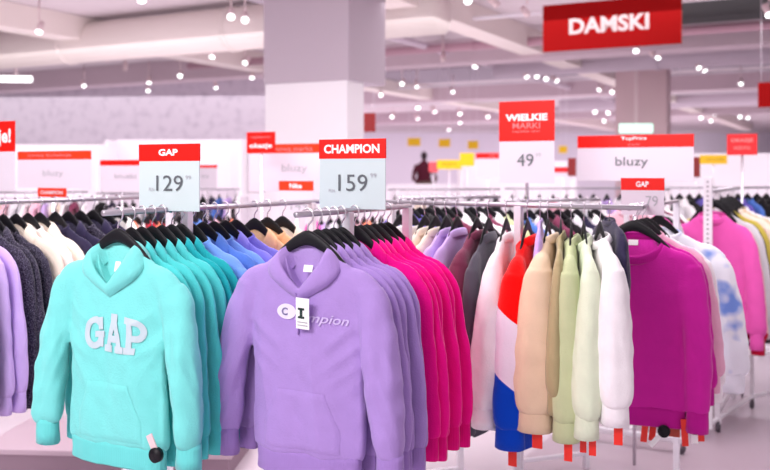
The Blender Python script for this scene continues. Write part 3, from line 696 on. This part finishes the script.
# ------------------------------------------------------------------ room
WM = mat('wall_lilac', (224, 214, 228), .8, var=.05, bscale=30)
FL = mat('floor_gloss', (212, 198, 208), .25, var=.03, bscale=8)
CE = mat('ceiling_white', (216, 204, 210), .85)
struct('floor', boxmesh('floor', -22, 26, -6, 46, -.05, 0), FL)
struct('trim_90', boxmesh('floor_shade', -1.0, 3.2, -.9, .75, 0, .002), mat('floor_shade_mauve', (178, 158, 170), .3), loc=(2.0, 5.2, 0), rot=(0, 0, -GA))  # shade beneath the racks, painted as a thin darker floor slab
struct('ceiling', boxmesh('ceiling', -22, 26, -6, 46, 3.6, 3.7), CE)
struct('wall_back', boxmesh('wb', -22, 26, 46, 46.2, 0, 3.6), mat('wall_far', (222, 210, 226), .8))
struct('wall_right', boxmesh('wr', 26, 26.2, -6, 46, 0, 3.6), WM)
struct('wall_outer_left', boxmesh('wl', -22.2, -22, -6, 46, 0, 3.6), WM)
LW = blotch('wall_speckle', (214, 203, 216), (190, 178, 194), 5.5, .48, .8)
struct('wall_left', boxmesh('wlf', -12, 0, 0, .15, 0, 3.6), LW, loc=(X(268, 18.8), 18.8, 0), rot=(0, 0, -math.radians(4)))
struct('wall_left_low', boxmesh('wll', -9, 0, 0, .1, 0, 2.1), mat('panel_white', (244, 238, 246), .6), loc=(X(262, 15.5), 15.5, 0), rot=(0, 0, -math.radians(5)))
# columns
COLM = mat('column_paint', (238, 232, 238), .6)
def column(label, px, d, w, dep, z0, z1, m, name='trim_1', low=None):
    p = Vector((X(px, d), d, 0)); th = -GA
    Mx = Matrix.Translation(p) @ Matrix.Rotation(th, 4, 'Z')
    bm = bmesh.new(); box(bm, -w, 0, 0, dep, z0, z1, M=Mx, bev=.01)
    return struct(name, finish(name, bm, False), m)
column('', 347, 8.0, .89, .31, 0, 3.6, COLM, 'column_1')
column('', 348.5, 7.97, .92, .70, 2.42, 3.6, mat('soffit_shade_paint', (186, 172, 184), .8), 'trim_1')  # soffit wrapped round the column; the upper part's shade is put into its grey
column('', 667, 15, .86, .35, 0, 3.6, mat('column_pink', (226, 196, 202), .7), 'column_2')
# ceiling structure, laid out on the store grid
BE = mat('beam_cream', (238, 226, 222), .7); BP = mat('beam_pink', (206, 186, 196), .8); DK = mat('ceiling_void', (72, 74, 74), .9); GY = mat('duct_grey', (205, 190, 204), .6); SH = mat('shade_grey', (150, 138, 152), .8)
def gbox(a0, a1, b0, b1, z0, z1, m, nm):
    """box in grid space: a along racks (RD), b across (PD)"""
    bm = bmesh.new(); Mx = Matrix(((PD.x, RD.x, 0, 0), (PD.y, RD.y, 0, 0), (0, 0, 1, 0), (0, 0, 0, 1)))
    box(bm, b0, b1, a0, a1, z0, z1, M=Mx, bev=.01)
    return finish(nm, bm, False), m
ti = 2
def beam(*a):
    global ti
    me, m = gbox(*a[:6], a[6], 'beam'); struct('trim_%d' % ti, me, m); ti += 1
for a in (12.5, 19, 27): beam(a, a+.5, -16, 16, 3.25, 3.6, BP)          # cross beams
for b in (-9.2, -4.4, 4.0): beam(6.5, 40, b, b+.35, 3.3, 3.6, BE)
def void(x0, x1, y0, y1, m, z=3.57):
    global ti
    struct('trim_%d' % ti, boxmesh('void', x0, x1, y0, y1, z, 3.61), m); ti += 1
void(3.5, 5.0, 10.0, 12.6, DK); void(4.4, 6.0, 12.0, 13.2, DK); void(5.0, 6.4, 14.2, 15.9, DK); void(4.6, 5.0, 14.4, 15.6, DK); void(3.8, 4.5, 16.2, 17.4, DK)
void(2.2, 3.6, 21, 23, SH); void(.3, 2.2, 17.5, 18.6, SH); void(8.0, 12, 17, 20, SH)
beam(15.5, 18, -12, 0.5, 3.55, 3.6, SH)
def gp(a, b, z): v = RD*a+PD*b; return (v.x, v.y, z)
def duct(a0, b0, a1, b1, z, r, m, label, name='air_duct'):
    t = thing(name, label, 'duct'); 
    obj('pipe', tubemesh('pipe', [gp(a0, b0, z), gp(a1, b1, z)], r, 20), m, t)
    n = int(math.hypot(a1-a0, b1-b0)/2.5)
    for k in range(1, n):
        f = k/n; p = Vector(gp(a0+(a1-a0)*f, b0+(b1-b0)*f, z)); dd = (Vector(gp(a1, b1, z))-Vector(gp(a0, b0, z))).normalized()*.03
        obj('seam_ring', tubemesh('ring', [p-dd, p+dd], r*1.06, 20), m, t)
    return t
duct(8.6, -12, 8.6, -3.9, 3.30, .26, BE, 'cream round air duct crossing the ceiling left of the column')
duct(14.6, -5.6, 14.6, 8, 3.40, .18, GY, 'pale grey air duct crossing the far ceiling')
duct(23, -7, 23, 14, 3.38, .2, GY, 'farthest pale duct under the ceiling')
duct(11.0, 3, 11.0, 10, 3.38, .12, GY, 'thin pipe running behind the red hanging banner', 'ceiling_pipe')
duct(11.8, -10, 11.8, 8, 3.38, .06, mat('pipe_pink', (190, 150, 165), .6), 'thin pink-grey pipe across the ceiling', 'ceiling_pipe')
duct(6.8, -5.6, 30, -5.6, 3.42, .05, GY, 'thin pipe running toward the back at the left', 'ceiling_pipe')
duct(7, 1.3, 34, 1.3, 3.42, .06, GY, 'thin pipe running toward the back near the column', 'ceiling_pipe')
for i, (a, b0, b1) in enumerate(((9.8, -11, -1), (13.3, -12, 9), (17.2, -12, 12), (21.5, -12, 14), (26, -10, 16))):
    me, m = gbox(a, a+.04, b0, b1, 3.38, 3.42, RACKW, 'track'); o = obj('lighting_track', me, m); tag(o, 'white lighting track under the ceiling, %s from the viewer' % ('nearest' if i == 0 else ORD[i]), 'lighting track')
    n = 4
    bm = bmesh.new()
    for k in range(n):
        v = gp(a+.02, b0+(b1-b0)*(k+.5)/n, 0); tube(bm, [(v[0], v[1], 3.41), (v[0], v[1], 3.6)], .006, 6)
    obj('suspension', finish('susp', bm), RACKW, o)
# spotlights
SPOT_BODY = mat('spot_body', (228, 205, 208), .5); LENS = mat('spot_lens', (255, 255, 255), .3, emit=3.5)
bm = bmesh.new(); tube(bm, [(0, 0, 0), (0, 0, .16)], .04, 18); MC = finish('can', bm)
bm = bmesh.new(); tube(bm, [(0, 0, -.004), (0, 0, .004)], .043, 18); ML = finish('lens', bm)
ST = tubemesh('stem', [(0, 0, 0), (0, 0, 1)], .01, 8)
spots = [(39, 32), (149, 48), (142, 1), (84, 86), (180, 76), (149, 83), (148, 91), (231, 17), (245, 20), (212, 57), (216, 88), (252, 78), (245, 63), (381, 95), (372, 104), (468, 1), (443, 60), (475, 67), (402, 84), (417, 87), (453, 92),
         (527, 77), (537, 77), (546, 79), (557, 81), (418, 108), (435, 112), (460, 114), (488, 117), (418, 119), (449, 130), (460, 123), (435, 122), (392, 117), (563, 107), (497, 5), (527, 14), (636, 51), (653, 55), (658, 58), (705, 71), (699, 68), (741, 84),
         (769, 15), (674, 103), (714, 114), (701, 118), (740, 117), (748, 118), (582, 110), (595, 112), (608, 113), (604, 121), (599, 90), (612, 92), (711, 121), (107, 60), (55, 60), (20, 55), (125, 70)]
for i, (px, py) in enumerate(spots):
    zz = 3.2 if py < 100 else 3.3
    d = F*(zz-EYE)/(HY-py)
    if d > 44: d = 43
    x = X(px, d)
    s = .85 if py < 100 else 1.25
    where = 'over the left side' if px < 260 else ('between the column and the banner' if px < 540 else 'over the right side')
    far = 'near' if py < 60 else ('middle-distance' if py < 100 else 'far')
    t = thing('spotlight', 'white ceiling spotlight, %s, %s' % (far, where), 'spotlight', (x, d, zz), random.uniform(-.6, .6), 'ceiling spotlights %s, %s' % (where, far))
    ry = random.uniform(-.7, .7); rx = random.uniform(.3, .9)
    c = obj('can', MC, SPOT_BODY, t, rot=(-rx, ry, 0), scale=(s, s, s)); lit = py not in (5, 14, 55, 60, 70)
    obj('lens', ML, LENS if lit else SPOT_BODY, c)
    obj('stem', ST, SPOT_BODY, t, loc=(0, 0, .1), scale=(1, 1, 3.6-zz-.1))
t = thing('tube_light', 'white lit tube light at the far left of the ceiling', 'light', (X(16, 15.5), 15.5, 3.2), .1)
obj('tube', tubemesh('tl', [(-.26, 0, 0), (.26, 0, 0)], .05, 12), LENS, t); obj('mount', tubemesh('mt', [(0, 0, 0), (0, 0, .4)], .02, 8), SPOT_BODY, t)
t = thing('exit_light', 'pale green glowing emergency light above the bluzy board', 'light', (X(636, 14.6), 14.6, Z(133, 14.6)), 0)
obj('mount', boxmesh('em', -.02, .02, -.02, .02, .15, 3.6-Z(133, 14.6)), SPOT_BODY, t); obj('lamp', boxmesh('el', -.27, .27, -.04, .04, 0, .15, bev=.02), mat('green_glow', (200, 245, 225), .4, emit=1.2), t)

# ------------------------------------------------------------------ light
w = bpy.data.worlds.new('World'); C.world = w; w.use_nodes = True
w.node_tree.nodes['Background'].inputs[0].default_value = (1, .96, .98, 1); w.node_tree.nodes['Background'].inputs[1].default_value = .95
def area(x, y, z, sx, sy, power, rx=0, rz=0, col=(1, .97, .98)):  # soft area lamps added to light the store
    l = bpy.data.lights.new('soft_fill', 'AREA'); l.shape = 'RECTANGLE'; l.size = sx; l.size_y = sy; l.energy = power; l.color = col
    o = bpy.data.objects.new('soft_fill_light', l); COL.objects.link(o); o.location = (x, y, z); o.rotation_euler = (rx, 0, rz); return o
area(-2.2, .3, 3.4, 2.5, 1.2, 190, rx=math.radians(34), rz=math.radians(-20))
area(0, 4.5, 3.5, 7, 2.5, 230)
area(0, 10.5, 3.2, 14, 4, 330)
area(0, 20, 3.2, 20, 6, 520)
area(2, 33, 3.2, 26, 8, 1700)
area(2, 42, 2.6, 30, 1.5, 350, rx=math.radians(60))  # added lamp tilted to brighten the back wall
area(-3, 10, .9, 12, 8, 190, rx=math.pi, col=(1, .95, .965))   # added upward fill imitating bounce off the glossy floor onto the ceiling
area(0, 22, .9, 20, 10, 330, rx=math.pi, col=(1, .95, .965))  # second added upward fill, farther back

# ------------------------------------------------------------------ camera
cd = bpy.data.cameras.new('cam'); co = bpy.data.objects.new('camera', cd); COL.objects.link(co); C.camera = co
co.location = (0, 0, EYE); co.rotation_euler = (math.pi/2, 0, 0)
cd.sensor_width = 36; cd.lens = 36*F/770; cd.shift_y = -(235-HY)/770
cd.clip_start = .05; cd.clip_end = 100
cd.dof.use_dof = True; cd.dof.focus_distance = 2.65; cd.dof.aperture_fstop = 2.8
C.view_settings.view_transform = 'Standard'; C.view_settings.exposure = 0.0
